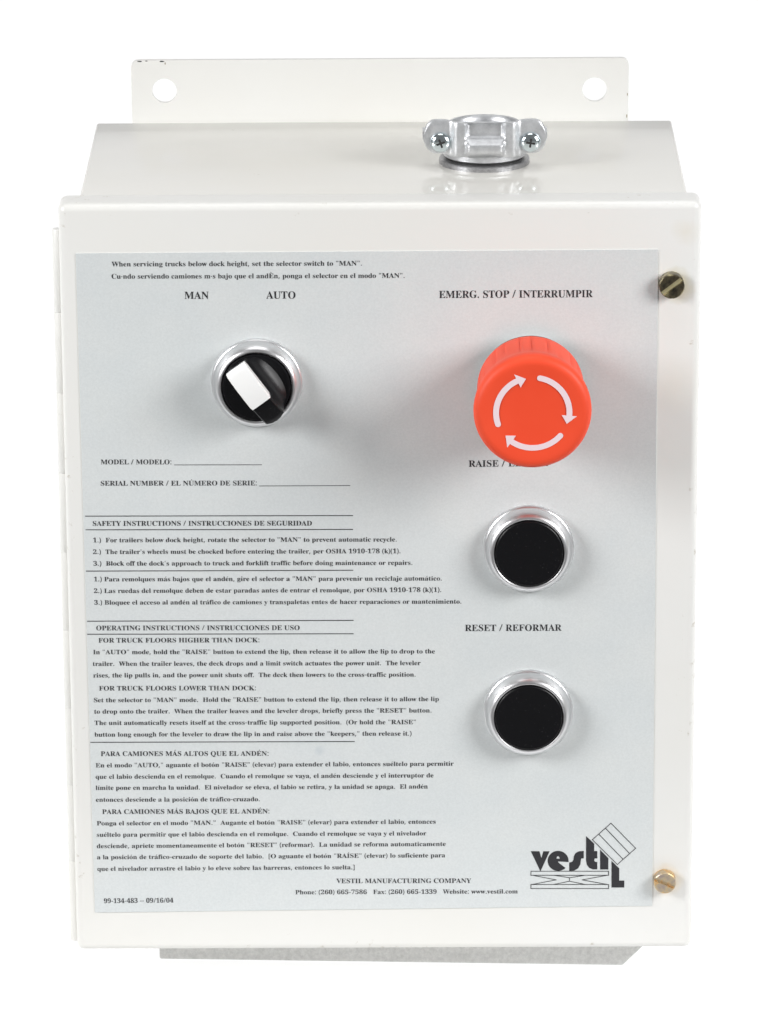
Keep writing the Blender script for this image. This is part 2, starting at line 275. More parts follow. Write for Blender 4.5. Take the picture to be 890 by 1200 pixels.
    'c': '293|156,-10 131,-8 108,-1 87,11 67,26 51,45 38,68 28,93 21,120 19,150 22,181 29,210 40,237 55,260 74,280 96,297 120,309 146,317 175,319 204,317 230,310 250,298 271,275 277,245 275,228 266,215 253,207 236,204 214,209 201,225 196,251 197,261 197,271 190,290 169,297 138,285 118,248 112,187 115,142 123,105 137,76 156,55 178,42 204,38 227,42 250,53 271,72 285,60 248,21 205,-2',
    'd': '370|140,-10 117,-8 97,-1 78,10 61,26 47,44 35,66 26,91 21,118 19,147 21,180 27,210 36,237 48,261 63,281 81,297 101,309 123,316 146,318 175,314 201,301 223,280 223,401 220,419 212,430 198,437 176,439 176,455 319,455 319,75 320,54 325,41 335,32 353,28 353,11 315,8 271,1 223,-10 223,39 201,12 173,-5;171,28 187,31 202,41 215,56 223,76 223,242 217,257 206,270 191,278 174,281 147,273 130,250 123,225 119,193 118,153 119,115 123,83 130,58 146,36',
    'e': '301|154,-10 129,-8 106,-1 85,10 66,26 50,45 37,69 27,95 21,125 19,157 21,187 28,215 38,240 51,263 68,282 87,298 109,309 132,316 157,318 193,314 224,301 249,280 268,251 279,216 283,173 283,166 117,166 127,97 154,56 199,42 225,47 248,62 270,86 285,73 248,27 205,-1;116,192 201,192 201,215 201,241 198,261 193,277 181,292 161,297 136,286 121,255 116,203',
    'f': '214|15,0 15,16 40,22 50,35 52,48 52,73 52,277 16,277 16,310 52,310 52,353 56,386 67,413 85,436 109,452 139,461 174,465 200,463 222,456 240,446 257,425 263,400 260,381 252,367 239,358 224,355 208,358 195,365 187,376 185,391 187,405 193,420 196,426 197,433 193,441 180,443 163,440 153,430 149,413 148,390 148,310 203,310 203,277 148,277 148,65 150,40 158,26 173,18 199,16 199,0',
    'g': '327|146,-140 106,-138 73,-132 48,-122 22,-100 14,-75 20,-54 38,-38 69,-26 44,-10 29,9 24,30 28,54 42,74 57,86 77,98 102,110 58,135 31,169 22,212 27,242 40,268 53,282 69,295 88,305 109,312 132,317 157,318 183,317 208,312 233,304 317,304 317,268 268,268 281,248 289,226 291,203 288,176 276,151 258,131 234,116 215,108 194,104 172,103 157,103 142,104 126,102 112,94 104,84 101,71 111,55 141,49 175,49 208,48 236,45 259,40 285,29 303,13 312,-9 316,-37 311,-67 296,-92 272,-113 239,-128 197,-137;157,124 178,130 190,146 195,163 198,184 199,211 198,238 195,260 190,276 178,292 157,297 137,292 124,276 118,260 115,238 114,211 115,184 118,163 124,146 137,130;161,-116 218,-111 252,-94 263,-66 260,-51 249,-41 231,-36 205,-34 97,-34 79,-52 73,-73 79,-89 95,-103 111,-111 133,-115',
    'h': '381|18,0 18,16 35,19 45,26 51,37 52,56 52,399 51,417 46,429 36,437 19,440 19,455 148,455 148,267 175,295 207,313 243,318 292,306 321,271 330,212 330,56 332,38 337,26 347,19 363,16 363,0 202,0 202,16 207,16 228,26 235,56 235,217 234,241 229,258 219,268 203,271 183,267 164,255 148,235 148,56 149,38 154,26 164,19 180,16 180,0',
    'i': '198|101,362 81,366 65,376 54,393 50,412 54,432 65,449 81,460 101,463 120,460 137,449 147,432 151,412 147,393 136,376 120,366;18,0 18,16 35,19 45,26 51,37 52,56 52,252 51,272 47,285 37,291 20,293 21,310 148,310 148,56 150,38 154,26 164,19 180,16 180,0',
    'j': '210|106,363 86,367 70,378 59,394 56,414 59,434 71,450 87,461 106,465 126,461 142,450 153,434 157,414 153,394 142,378 126,367;36,-140 11,-138 -11,-131 -29,-120 -44,-105 -53,-88 -56,-70 -53,-53 -45,-40 -32,-32 -15,-29 2,-31 15,-39 23,-51 26,-66 19,-87 11,-103 16,-113 31,-117 49,-113 58,-100 62,-80 64,-54 64,250 62,271 56,284 43,291 22,294 22,310 159,310 159,-21 156,-58 145,-87 127,-110 102,-127 72,-137',
    'k': '359|17,0 17,16 35,19 45,26 51,38 52,56 52,398 51,417 47,429 38,436 20,439 21,455 148,455 148,169 227,248 240,264 244,278 235,290 209,293 206,293 206,310 345,310 345,293 320,289 297,278 275,260 222,209 346,34 360,21 376,16 376,0 211,0 211,16 217,16 234,20 239,32 232,49 163,147 148,134 148,56 149,38 154,26 164,19 180,16 180,0',
    'l': '199|18,0 18,16 35,19 45,26 51,37 52,56 52,398 51,417 47,429 38,436 20,439 20,455 148,455 148,56 150,38 154,26 164,19 180,16 180,0',
    'm': '554|18,0 18,16 35,19 45,26 51,37 52,56 52,253 51,271 46,284 36,291 19,294 19,310 146,310 146,265 173,294 204,312 237,318 277,312 305,293 320,261 348,293 381,312 418,318 465,306 494,271 504,212 504,56 505,38 510,26 520,19 536,16 536,0 377,0 377,16 393,19 403,26 408,38 410,56 410,217 408,241 404,258 394,268 377,271 358,268 341,256 324,237 324,56 326,38 331,26 340,19 356,16 356,0 199,0 199,16 215,19 225,26 230,38 232,56 232,217 230,241 226,258 216,268 199,271 180,267 162,255 146,235 146,56 148,38 152,27 162,19 177,16 177,0',
    'n': '381|18,0 18,16 35,19 45,26 51,37 52,56 52,253 51,271 46,284 36,291 19,294 19,310 148,310 148,267 175,296 207,313 243,318 292,306 321,271 330,212 330,56 332,38 337,26 347,19 363,16 363,0 202,0 202,16 207,16 228,26 235,56 235,217 234,241 229,258 219,268 203,271 183,267 164,255 148,235 148,56 149,38 154,26 164,19 180,16 180,0',
    'o': '336|169,-10 140,-8 114,-1 90,11 69,27 52,47 38,70 27,96 21,124 19,154 21,184 27,213 38,239 52,262 69,281 90,297 114,309 140,316 168,318 196,316 222,309 245,298 266,282 283,263 298,240 308,214 315,185 317,154 315,123 308,94 298,69 284,46 266,26 245,11 222,-1 197,-8;169,11 193,18 209,39 214,56 217,81 219,102 219,126 220,154 218,206 214,245 208,271 192,292 169,299 144,292 128,271 122,245 118,206 117,154 117,127 118,103 120,82 123,56 128,39 144,18',
    'p': '371|17,-139 17,-124 31,-122 40,-117 50,-101 52,-64 52,243 51,269 46,283 37,291 19,295 19,310 143,310 143,263 166,294 195,313 230,319 253,317 274,310 293,298 309,283 323,264 335,241 343,216 348,189 350,160 348,128 343,99 334,72 323,48 308,28 291,12 272,0 250,-8 227,-10 196,-5 170,9 148,32 148,-58 149,-81 152,-99 158,-110 167,-118 180,-121 197,-123 197,-139;195,28 222,36 239,59 247,84 251,116 253,154 251,192 247,223 241,248 225,270 199,278 179,273 162,259 148,235 148,69 160,46 176,33',
    'q': '364|175,-139 175,-123 199,-120 214,-114 221,-102 224,-83 224,29 200,8 173,-5 142,-9 119,-7 98,-1 79,10 62,25 47,43 36,64 27,88 22,115 20,144 22,176 29,207 40,234 54,259 72,280 93,297 117,309 142,317 170,319 200,315 229,302 257,281 309,320 320,320 320,-83 321,-102 326,-113 337,-120 354,-123 354,-139;179,30 194,32 208,40 218,52 224,67 224,241 219,271 204,289 179,295 150,286 131,261 123,234 118,199 117,156 118,117 123,85 131,60 150,37',
    'r': '287|18,0 18,16 35,19 45,26 51,37 52,56 52,252 51,273 46,285 37,291 20,293 21,310 146,310 146,252 158,272 172,288 187,301 210,314 233,318 258,315 275,304 286,287 289,266 287,248 278,234 265,225 248,222 233,224 222,231 207,250 199,257 189,260 175,255 162,241 152,220 149,192 149,56 152,37 159,25 173,19 197,16 197,0',
    's': '288|151,-10 132,-8 110,-3 87,6 73,9 60,4 51,-9 36,-9 36,105 53,105 61,79 72,57 87,39 112,21 140,15 162,18 179,27 189,40 192,58 183,84 156,105 107,130 85,142 68,155 54,169 41,193 37,220 40,247 49,270 65,291 86,306 111,316 141,319 166,316 199,308 206,306 213,305 223,308 230,319 244,319 244,222 228,222 220,244 209,262 196,277 174,291 149,296 130,294 116,286 108,274 105,259 107,244 115,232 128,222 146,212 191,189 212,178 229,165 241,151 253,127 257,95 254,65 244,39 228,18 206,2 181,-7',
    't': '228|124,-9 99,-7 80,-1 66,10 56,26 50,46 48,71 48,279 20,279 20,300 46,324 68,347 88,369 105,389 118,407 129,424 144,424 144,310 208,310 208,279 144,279 144,82 146,64 149,51 157,43 168,40 189,49 206,75 222,66 198,24 165,-1',
    'u': '375|131,-10 103,-7 81,2 65,17 54,38 48,65 46,97 46,248 44,268 39,282 29,291 11,294 11,310 142,310 142,74 144,58 151,46 162,38 177,36 205,43 228,66 228,248 226,269 221,283 209,291 189,294 189,310 324,310 324,70 326,51 331,39 342,33 360,30 360,13 321,10 277,3 228,-10 228,40 209,19 186,3 160,-7',
    'v': '306|142,-10 38,248 22,281 12,290 -3,293 -3,310 164,310 164,294 156,294 136,290 129,276 130,268 185,122 236,253 241,272 232,289 203,294 203,310 305,310 305,295 289,289 278,279 269,264 260,243 160,-10',
    'w': '435|122,-10 17,265 6,284 -11,293 -11,310 138,310 138,293 120,289 114,276 116,266 120,253 167,127 211,235 201,266 190,288 181,293 168,295 168,310 323,310 323,293 302,288 296,276 296,269 298,262 336,141 382,256 387,275 380,289 356,295 356,310 445,310 445,295 433,292 425,284 412,258 304,-10 289,-10 223,197 140,-10',
    'x': '319|5,0 5,15 24,23 44,37 62,56 123,136 43,263 24,285 4,293 4,310 169,310 169,294 147,291 140,280 149,260 183,206 224,257 232,268 234,279 227,290 201,294 201,310 311,310 311,296 292,289 273,275 254,254 198,184 291,36 303,21 319,15 319,0 155,0 155,16 178,19 185,30 182,43 173,59 138,114 97,61 88,46 85,34 92,20 114,15 118,15 118,0',
    'y': '300|52,-140 29,-137 10,-125 -3,-107 -7,-84 -4,-67 5,-53 18,-43 36,-40 51,-42 64,-49 72,-61 75,-76 74,-81 74,-87 77,-96 86,-99 99,-92 114,-74 129,-44 140,-5 36,251 25,275 15,287 8,292 -3,293 -5,293 -5,310 162,310 162,293 136,289 130,284 128,275 130,267 133,257 185,119 230,241 236,260 238,274 236,284 229,289 203,293 203,310 300,310 300,293 287,290 277,281 268,265 259,242 162,-24 151,-53 140,-77 129,-96 113,-117 95,-131 76,-138',
    'z': '293|13,0 13,14 168,287 128,287 96,283 72,272 61,258 51,240 44,216 26,216 32,310 275,310 275,291 126,25 152,25 181,27 205,33 223,44 237,59 249,80 260,107 276,107 268,0',
    '0': '375|188,-7 150,-3 118,7 91,24 69,48 51,76 39,111 30,150 25,193 23,241 25,289 30,332 39,371 51,405 69,433 91,456 118,473 150,483 189,486 225,483 257,473 283,456 305,433 322,405 336,370 345,331 351,288 353,240 351,193 345,150 336,110 322,76 305,47 283,24 256,7 225,-3;188,37 210,43 227,61 237,91 243,131 247,181 248,240 247,300 243,349 237,390 227,419 211,437 189,443 166,437 150,419 139,390 132,349 128,300 127,240 128,181 132,131 139,91 150,61 166,43',
    '1': '375|65,0 65,36 120,36 135,38 146,45 152,58 154,79 154,416 137,396 122,380 108,365 87,351 67,346 52,349 40,359 31,375 28,396 50,402 74,412 91,420 111,432 132,447 179,482 254,482 254,79 256,61 261,47 271,38 288,36 343,36 343,0',
    '2': '375|24,0 24,69 123,171 148,198 170,223 187,245 200,266 210,287 218,307 222,327 225,349 226,371 223,405 212,427 196,441 174,445 145,438 126,416 118,393 114,364 112,329 88,331 68,336 50,344 32,365 26,396 30,419 43,441 63,459 92,474 116,481 143,485 174,486 220,483 258,473 288,456 310,434 323,407 328,375 326,352 319,329 308,306 291,281 277,262 259,242 238,220 214,195 186,168 154,138 87,74 244,74 263,77 279,86 292,101 300,120 305,141 345,141 341,0',
    '3': '375|163,-7 132,-5 104,-2 81,5 53,18 34,35 23,54 19,74 23,96 36,113 54,123 76,126 78,100 86,79 99,62 116,50 135,43 158,40 180,42 199,49 216,61 230,79 236,95 240,115 241,139 238,163 229,184 214,202 194,216 168,224 137,227 95,227 95,269 140,269 166,272 188,281 204,296 216,316 223,340 225,367 221,400 211,424 193,440 169,445 148,441 133,430 122,413 116,391 113,367 111,341 86,343 64,348 47,356 30,374 24,401 28,423 41,444 62,461 91,475 128,483 173,486 217,483 255,474 286,458 309,436 323,409 328,377 324,348 315,323 298,301 277,283 253,267 225,256 252,249 279,238 305,222 326,201 336,184 342,163 345,138 343,112 338,90 329,70 318,52 304,37 288,25 271,15 251,7 230,1 209,-3 186,-6',
    '4': '375|121,0 121,36 140,36 161,38 179,44 191,58 195,84 195,125 9,125 9,166 199,480 293,480 293,169 363,169 363,125 293,125 293,84 297,58 309,44 327,38 348,36 357,36 357,0;56,169 195,169 195,287 196,351 199,416 189,394 174,366 158,338 146,319',
    '5': '375|165,-7 133,-5 106,-1 84,5 58,18 40,35 30,54 27,75 31,95 42,109 59,118 81,121 82,102 88,83 97,66 111,52 130,43 154,40 176,43 195,50 212,63 226,83 232,101 236,122 237,148 234,178 226,203 213,223 195,236 173,244 146,247 122,246 103,243 71,235 40,247 62,480 316,480 319,357 281,357 275,380 267,399 258,404 244,406 105,406 94,281 126,288 168,291 216,287 258,276 293,256 319,228 335,192 340,148 338,120 333,96 324,75 312,56 299,40 282,27 265,16 246,8 226,1 205,-3 185,-6',
    '6': '375|197,-7 165,-4 136,4 109,18 86,37 67,62 51,93 39,130 33,173 30,222 32,258 35,293 42,325 51,356 63,384 77,409 94,432 114,450 137,466 163,477 191,484 222,486 249,485 272,482 291,476 313,464 329,449 338,431 340,412 336,393 322,376 307,367 287,362 260,360 256,400 251,419 243,434 232,443 216,447 191,441 170,426 152,401 139,366 130,322 125,269 141,278 161,286 186,292 218,294 256,290 288,278 315,258 336,230 348,196 352,155 348,110 334,71 313,38 282,13 244,-2;199,38 222,44 239,64 248,85 253,113 255,148 253,181 247,208 238,228 219,247 193,253 174,251 154,243 137,232 125,221 128,162 135,116 147,81 162,57 179,42',
    '7': '375|111,0 289,406 113,406 86,398 74,372 70,338 30,338 33,480 353,480 353,447 168,0',
    '8': '375|183,-7 148,-5 118,1 91,11 69,24 51,39 38,57 28,78 22,99 20,122 23,150 32,173 47,193 67,211 91,227 119,242 94,259 74,276 57,296 45,316 38,339 36,364 37,385 42,404 50,423 62,441 79,456 99,469 125,478 156,484 191,486 235,483 271,471 299,453 318,429 330,401 334,369 332,344 324,322 310,305 292,289 270,274 244,260 280,240 309,220 330,199 344,177 352,153 355,127 350,88 335,55 310,29 276,9 234,-3;203,283 224,298 239,317 247,340 250,370 248,389 243,407 234,423 222,436 206,444 187,447 163,442 145,426 134,402 130,372 135,341 149,318 163,306 181,294;187,32 218,37 241,55 253,72 260,92 262,116 256,146 239,170 220,185 195,200 164,216 143,199 126,178 118,161 112,142 111,120 113,95 120,74 132,56 147,42 165,34',
    '9': '375|152,-7 127,-5 106,-2 88,4 67,17 53,33 45,51 42,69 44,83 50,94 61,102 75,107 87,80 103,56 126,41 156,36 205,57 237,122 251,230 234,212 212,198 186,188 155,185 119,189 87,201 60,220 40,248 28,282 24,324 26,355 32,383 42,409 56,431 74,450 95,466 120,477 147,484 177,486 209,484 238,476 264,463 287,444 307,420 323,390 335,353 343,310 345,261 344,225 340,190 334,157 326,126 315,97 301,72 284,49 264,30 241,14 215,3 185,-4;184,233 206,236 224,245 239,260 251,278 248,330 242,372 231,403 217,424 201,437 181,441 156,434 137,413 128,391 123,362 121,328 128,275 149,244',
    '.': '180|89,-9 74,-7 60,1 51,15 48,36 51,57 60,71 74,79 89,81 106,79 119,71 129,57 132,36 129,15 119,1 106,-7',
    ',': '180|28,-87 47,-3 53,27 57,53 61,78 124,78 129,71 122,46 114,20 104,-8 93,-35 82,-62 71,-87',
    ':': '180|89,278 74,281 60,289 51,303 48,324 51,345 60,359 74,367 89,369 106,367 119,359 129,345 132,324 129,303 119,289 106,281;89,-9 74,-7 60,1 51,15 48,36 51,57 60,71 74,79 89,81 106,79 119,71 129,57 132,36 129,15 119,1 106,-7',
    '(': '201|126,-106 95,-65 70,-20 51,28 37,79 30,131 27,184 30,238 37,291 51,342 70,391 95,437 126,480 181,480 153,436 129,390 110,340 97,289 89,238 87,185 89,133 97,82 110,32 129,-17 152,-63 181,-106',
    ')': '201|21,-106 49,-63 73,-17 91,32 104,82 112,133 115,185 112,238 104,289 91,340 73,390 49,436 20,480 76,480 107,437 132,391 151,342 164,291 172,238 175,184 172,131 164,79 151,28 132,-20 107,-65 76,-106',
    '-': '216|27,154 27,206 189,206 189,154',
    '/': '250|7,0 185,480 243,480 64,0',
    '[': '221|54,-106 54,480 204,480 204,431 111,431 111,-58 204,-58 204,-106',
    ']': '221|17,-106 17,-58 109,-58 109,431 17,431 17,480 167,480 167,-106',
}

LINES = [
    ('When servicing trucks below dock height, set the selector switch to "MAN".', -83.61, 105.81, -5.51, 105.69, 1.55),
    ('Cu·ndo serviendo camiones m·s bajo que el andÈn, ponga el selector en el modo "MAN".', -83.70, 101.85, 7.80, 101.67, 1.55),
    ('MAN', -61.04, 95.19, -53.47, 95.15, 2.35),
    ('AUTO', -35.49, 95.15, -26.32, 95.11, 2.35),
    ('EMERG. STOP / INTERRUMPIR', 18.55, 95.07, 66.61, 95.10, 2.35),
    ('RAISE / ELEVAR', 27.78, 39.70, 52.97, 39.86, 2.15),
    ('RESET / REFORMAR', 26.60, -15.23, 57.45, -15.26, 2.15),
    ('MODEL / MODELO:', -88.44, 41.12, -66.13, 41.01, 1.6),
    ('SERIAL NUMBER / EL NÚMERO DE SERIE:', -88.60, 34.04, -39.23, 33.89, 1.6),
    ('SAFETY INSTRUCTIONS / INSTRUCCIONES DE SEGURIDAD', -91.43, 20.69, -21.94, 20.45, 1.6),
    ('1.)  For trailers below dock height, rotate the selector to "MAN" to prevent automatic recycle.', -91.46, 15.18, 4.94, 14.99, 1.5),
    ("2.)  The trailer's wheels must be chocked before entering the trailer, per OSHA 1910-178 (k)(1).", -91.55, 11.27, 6.10, 11.08, 1.5),
    ("3.)  Block off the dock's approach to truck and forklift traffic before doing maintenance or repairs.", -91.55, 7.36, 9.88, 7.15, 1.5),
    ('1.) Para remolques más bajos que el andén, gire el selector a "MAN" para prevenir un reciclaje automático.', -91.49, 2.10, 19.20, 1.85, 1.5),
    ('2.) Las ruedas del remolque deben de estar paradas antes de entrar el remolque, por OSHA 1910-178 (k)(1).', -91.58, -1.82, 19.01, -1.98, 1.5),
    ('3.) Bloquee el acceso al andén al tráfico de camiones y transpaletas entes de hacer reparaciones or mantenimiento.', -91.58, -5.75, 25.44, -5.94, 1.5),
    ('OPERATING INSTRUCTIONS / INSTRUCCIONES DE USO', -91.14, -14.41, -26.19, -14.62, 1.6),
    ('FOR TRUCK FLOORS HIGHER THAN DOCK:', -90.51, -18.55, -39.10, -18.70, 1.55),
    ('In "AUTO" mode, hold the "RAISE" button to extend the lip, then release it to allow the lip to drop to the', -92.33, -22.50, 16.96, -22.74, 1.5),
    ('trailer.  When the trailer leaves, the deck drops and a limit switch actuates the power unit.  The leveler', -92.51, -26.46, 12.40, -26.68, 1.5),
    ('rises, the lip pulls in, and the power unit shuts off.  The deck then lowers to the cross-traffic position.', -92.42, -30.38, 10.75, -30.59, 1.5),
    ('FOR TRUCK FLOORS LOWER THAN DOCK:', -90.69, -34.85, -40.40, -34.99, 1.55),
    ('Set the selector to "MAN" mode.  Hold the "RAISE" button to extend the lip, then release it to allow the lip', -92.43, -38.82, 18.20, -38.96, 1.5),
    ('to drop onto the trailer.  When the trailer leaves and the leveler drops, briefly press the "RESET" button.', -92.42, -42.71, 15.82, -42.84, 1.5),
    ('The unit automatically resets itself at the cross-traffic lip supported position.  (Or hold the "RAISE"', -92.42, -46.60, 10.78, -46.80, 1.5),
    ('button long enough for the leveler to draw the lip in and raise above the "keepers," then release it.)', -92.51, -50.60, 9.39, -50.70, 1.5),
    ('PARA CAMIONES MÁS ALTOS QUE EL ANDÉN:', -90.65, -57.25, -36.66, -57.41, 1.6),
    ('En el modo "AUTO," aguante el botón "RAISE" (elevar) para extender el labio, entonces suéltelo para permitir', -92.39, -61.16, 22.92, -61.12, 1.5),
    ('que el labio descienda en el remolque.  Cuando el remolque se vaya, el andén desciende y el interruptor de', -92.48, -65.08, 16.40, -65.11, 1.5),
    ('límite pone en marcha la unidad.  El nivelador se eleva, el labio se retira, y la unidad se apaga.  El andén', -92.56, -68.91, 14.56, -68.93, 1.5),
    ('entonces desciende a la posición de tráfico-cruzado.', -92.56, -73.00, -39.71, -73.05, 1.5),
    ('PARA CAMIONES MÁS BAJOS QUE EL ANDÉN:', -90.64, -77.24, -36.63, -77.30, 1.6),
    ('Ponga el selector en el modo "MAN."  Augante el botón "RAISE" (elevar) para extender el labio, entonces', -92.47, -81.18, 17.09, -81.10, 1.5),
    ('suéltelo para permitir que el labio descienda en el remolque.  Cuando el remolque se vaya y el nivelador', -92.56, -85.13, 14.04, -85.14, 1.5),
    ('desciende, apriete momentaneamente el botón "RESET" (reformar).  La unidad se reforma automaticamente', -92.65, -89.08, 20.30, -88.83, 1.5),
    ('a la posición de tráfico-cruzado de soporte del labio.  [O aguante el botón "RAÍSE" (elevar) lo suficiente para', -92.65, -92.95, 20.11, -92.79, 1.5),
    ('que el nivelador arrastre el labio y lo eleve sobre las barreras, entonces lo suelta.]', -92.65, -97.01, -9.25, -96.81, 1.5),
    ('VESTIL MANUFACTURING COMPANY', -15.20, -101.65, 28.59, -101.76, 1.6),
    ('Phone: (260) 665-7586   Fax: (260) 665-1339   Website: www.vestil.com', -28.55, -105.47, 43.65, -105.51, 1.5),
    ('99-134-483 -- 09/16/04', -90.77, -108.27, -68.19, -108.17, 1.6),
]
RULES = [
    (-93.66, 23.94, -9.00, 23.71, 0.28),
    (-93.63, 19.38, -9.04, 19.10, 0.28),
    (-93.81, 5.56, -9.05, 5.43, 0.28),
    (-93.80, -11.30, -9.08, -11.44, 0.28),
    (-93.90, -15.71, -9.11, -15.96, 0.28),
    (-93.74, -52.53, -9.02, -52.66, 0.28),
    (-65.14, 40.82, -37.61, 40.73, 0.2),
    (-38.42, 33.70, -9.76, 33.69, 0.2),
]
LOGO_SOLID = [[[(47.85, -90.81), (50.64, -90.82), (51.3, -93.18), (51.9, -90.83), (53.95, -90.84), (51.0, -97.84)]], [[(60.11, -94.47), (60.11, -94.22), (60.04, -93.54), (59.85, -92.88), (59.53, -92.27), (59.1, -91.74), (58.59, -91.3), (58.0, -90.97), (57.36, -90.77), (56.69, -90.7), (56.03, -90.77), (55.4, -90.96), (54.81, -91.28), (54.3, -91.72), (53.88, -92.25), (53.56, -92.85), (53.37, -93.51), (53.31, -94.19), (53.38, -94.87), (53.58, -95.53), (53.89, -96.14), (54.32, -96.68), (54.84, -97.11), (55.43, -97.44), (56.07, -97.64), (56.73, -97.72), (57.39, -97.65), (58.03, -97.45), (58.62, -97.13), (59.13, -96.7), (56.85, -94.81), (56.67, -94.41), (60.11, -94.62)], [(56.2, -93.4), (56.29, -92.8), (56.66, -92.55), (57.03, -92.81), (57.27, -93.46)]], [[(64.98, -90.79), (65.0, -93.39), (64.21, -93.39), (64.07, -93.99), (63.89, -95.49), (63.2, -96.84), (61.95, -97.64), (60.32, -97.73), (60.3, -94.82), (61.32, -94.48), (61.69, -93.73), (61.78, -92.63), (62.33, -91.53), (63.45, -90.88)]], [[(65.69, -85.6), (68.36, -88.26), (68.38, -90.86), (69.36, -90.86), (69.38, -93.41), (68.54, -93.41), (68.36, -94.06), (68.69, -94.56), (69.38, -94.67), (69.4, -97.22), (68.01, -97.22), (66.74, -96.66), (65.99, -95.5), (65.75, -94.0)]], [[(70.28, -90.37), (72.96, -93.28), (72.99, -97.29), (70.34, -97.28)]], [[(73.99, -94.24), (76.53, -96.91), (76.57, -101.17), (78.2, -101.18), (78.22, -103.59), (74.07, -103.57)]]]
LOGO_LINES = [[(47.92, -97.77), (73.09, -97.89), (73.1, -99.3), (47.92, -99.18), (47.92, -97.77)], [(47.94, -102.39), (73.13, -102.51), (73.14, -103.92), (47.94, -103.8), (47.94, -102.39)], [(48.67, -99.23), (56.14, -100.82), (48.45, -102.35)], [(72.45, -99.34), (64.53, -100.86), (72.57, -102.46)], [(55.34, -99.21), (60.42, -100.09), (65.55, -99.26)], [(55.49, -102.38), (60.43, -101.3), (65.38, -102.42)], [(60.42, -100.09), (60.43, -101.3)], [(73.7, -81.19), (81.78, -89.92), (75.91, -95.55), (67.75, -86.9), (73.7, -81.19)], [(71.95, -82.88), (79.84, -91.76)], [(69.78, -84.92), (77.71, -93.7)]]

GL = {}
for ch, s in GLYPHS.items():
    adv, body = s.split('|')
    GL[ch] = (float(adv), [[tuple(map(float, p.split(','))) for p in l.split(' ')] for l in body.split(';')])
ACC = {'á': 'a', 'é': 'e', 'í': 'i', 'ó': 'o', 'ú': 'u', 'Á': 'A', 'É': 'E', 'Í': 'I', 'Ú': 'U', 'È': 'E'}
def shapes_of(ch):
    """(advance, list of outline loops) of one letter."""
    if ch == ' ': return 188.0, []
    if ch == '"':
        return 300.0, [[(60, 470), (118, 470), (104, 320), (74, 320)], [(182, 470), (240, 470), (226, 320), (196, 320)]]
    if ch == "'": return 180.0, [[(60, 470), (122, 470), (106, 320), (76, 320)]]
    if ch == '·': return 170.0, [circle(85, 190, 42, 12)]
    if ch in ACC:
        adv, l = GL[ACC[ch]]; l = list(l)
        if ch == 'í': l = [q for q in l if max(p[1] for p in q) < 400 or min(p[1] for p in q) < 50]
        top = 485 if ch.isupper() else 355; c = adv / 2
        if ch == 'È': l.append([(c - 95, top + 105), (c - 20, top + 105), (c + 35, top + 10), (c, top + 10)])
        else: l.append([(c - 20, top + 10), (c + 15, top + 10), (c + 95, top + 105), (c + 20, top + 105)])
        return adv, l
    return GL[ch]
def text_line(bm, t, x0, y0, x1, y1, cap, z):
    items = []; x = 0.0; lo = None; hi = 0
    for ch in t:
        adv, l = shapes_of(ch)
        if l:
            xs = [p[0] for q in l for p in q]
            if lo is None: lo = x + min(xs)
            hi = x + max(xs)
            items.append((x, l))
        x += adv
    d = Vector((x1 - x0, y1 - y0)); sx = d.length / (hi - lo); d.normalize(); n = Vector((-d.y, d.x)); sy = cap / 458.0
    for ox, l in items:
        loops = []; marks = []
        for q in l:
            (marks if len(q) == 4 and len(l) > 1 and min(p[1] for p in q) > 300 else loops).append([(x0 + d.x * (ox + px - lo) * sx + n.x * py * sy, y0 + d.y * (ox + px - lo) * sx + n.y * py * sy) for px, py in q])
        marks = [[q] for q in marks]
        def inside(a, b):       # a's box lies within b's
            return a is not b and min(p[0] for p in a) > min(p[0] for p in b) and max(p[0] for p in a) < max(p[0] for p in b) and min(p[1] for p in a) > min(p[1] for p in b) and max(p[1] for p in a) < max(p[1] for p in b)
        for q in loops:
            if not any(inside(q, o) for o in loops): marks.append([q] + [h for h in loops if inside(h, q)])
        for g_ in marks: flat_shape(bm, g_, z)

# ------------------------------------------------------------------ the table
prof = [(-158.0, 0.0), (500.0, 0.0), (1200.0, 0.0), (2000.0, 0.0)] + [(2000 + 600 * math.sin(R(t)), 600 - 600 * math.cos(R(t))) for t in range(9, 91, 9)] + [(2600.0, 1500.0), (2600.0, 2500.0)]  # front edge and upswept back shaped for the light they throw
bm = bmesh.new(); rows = [[bm.verts.new((x, y, z)) for x in (-2200, -700, 700, 2200)] for y, z in prof]
for p, q in zip(rows, rows[1:]):
    for k in range(3): bm.faces.new((p[k], p[k + 1], q[k + 1], q[k]))
table = finish('tabletop', bm, 'opal'); table['kind'] = 'structure'

# ------------------------------------------------------------------ the foam slab under the box
ztop = -123.30 - TABLE_Y
bm = bmesh.new()
bot = [(-74.4, -33.05), (78.8, -40.0), (80.0, 44.0), (-72.6, 50.0)]
top = [(-74.4, -33.05), (94.0, -40.3), (95.0, 44.0), (-72.6, 50.0)]
vb = [bm.verts.new((x, y, 0.2)) for x, y in bot]; vt = [bm.verts.new((x, y, ztop)) for x, y in top]
bm.faces.new(vb[::-1]); bm.faces.new(vt)
for k in range(4): bm.faces.new((vb[k], vb[(k + 1) % 4], vt[(k + 1) % 4], vt[k]))
bmesh.ops.bevel(bm, geom=list(bm.edges), offset=0.7, segments=2, profile=0.5, affect='EDGES')
foam = finish('foam_slab', bm, 'foam')
foam['kind'] = 'thing'; foam['label'] = 'grainy grey foam slab with one slanted end, lying under the white control box'; foam['category'] = 'foam slab'

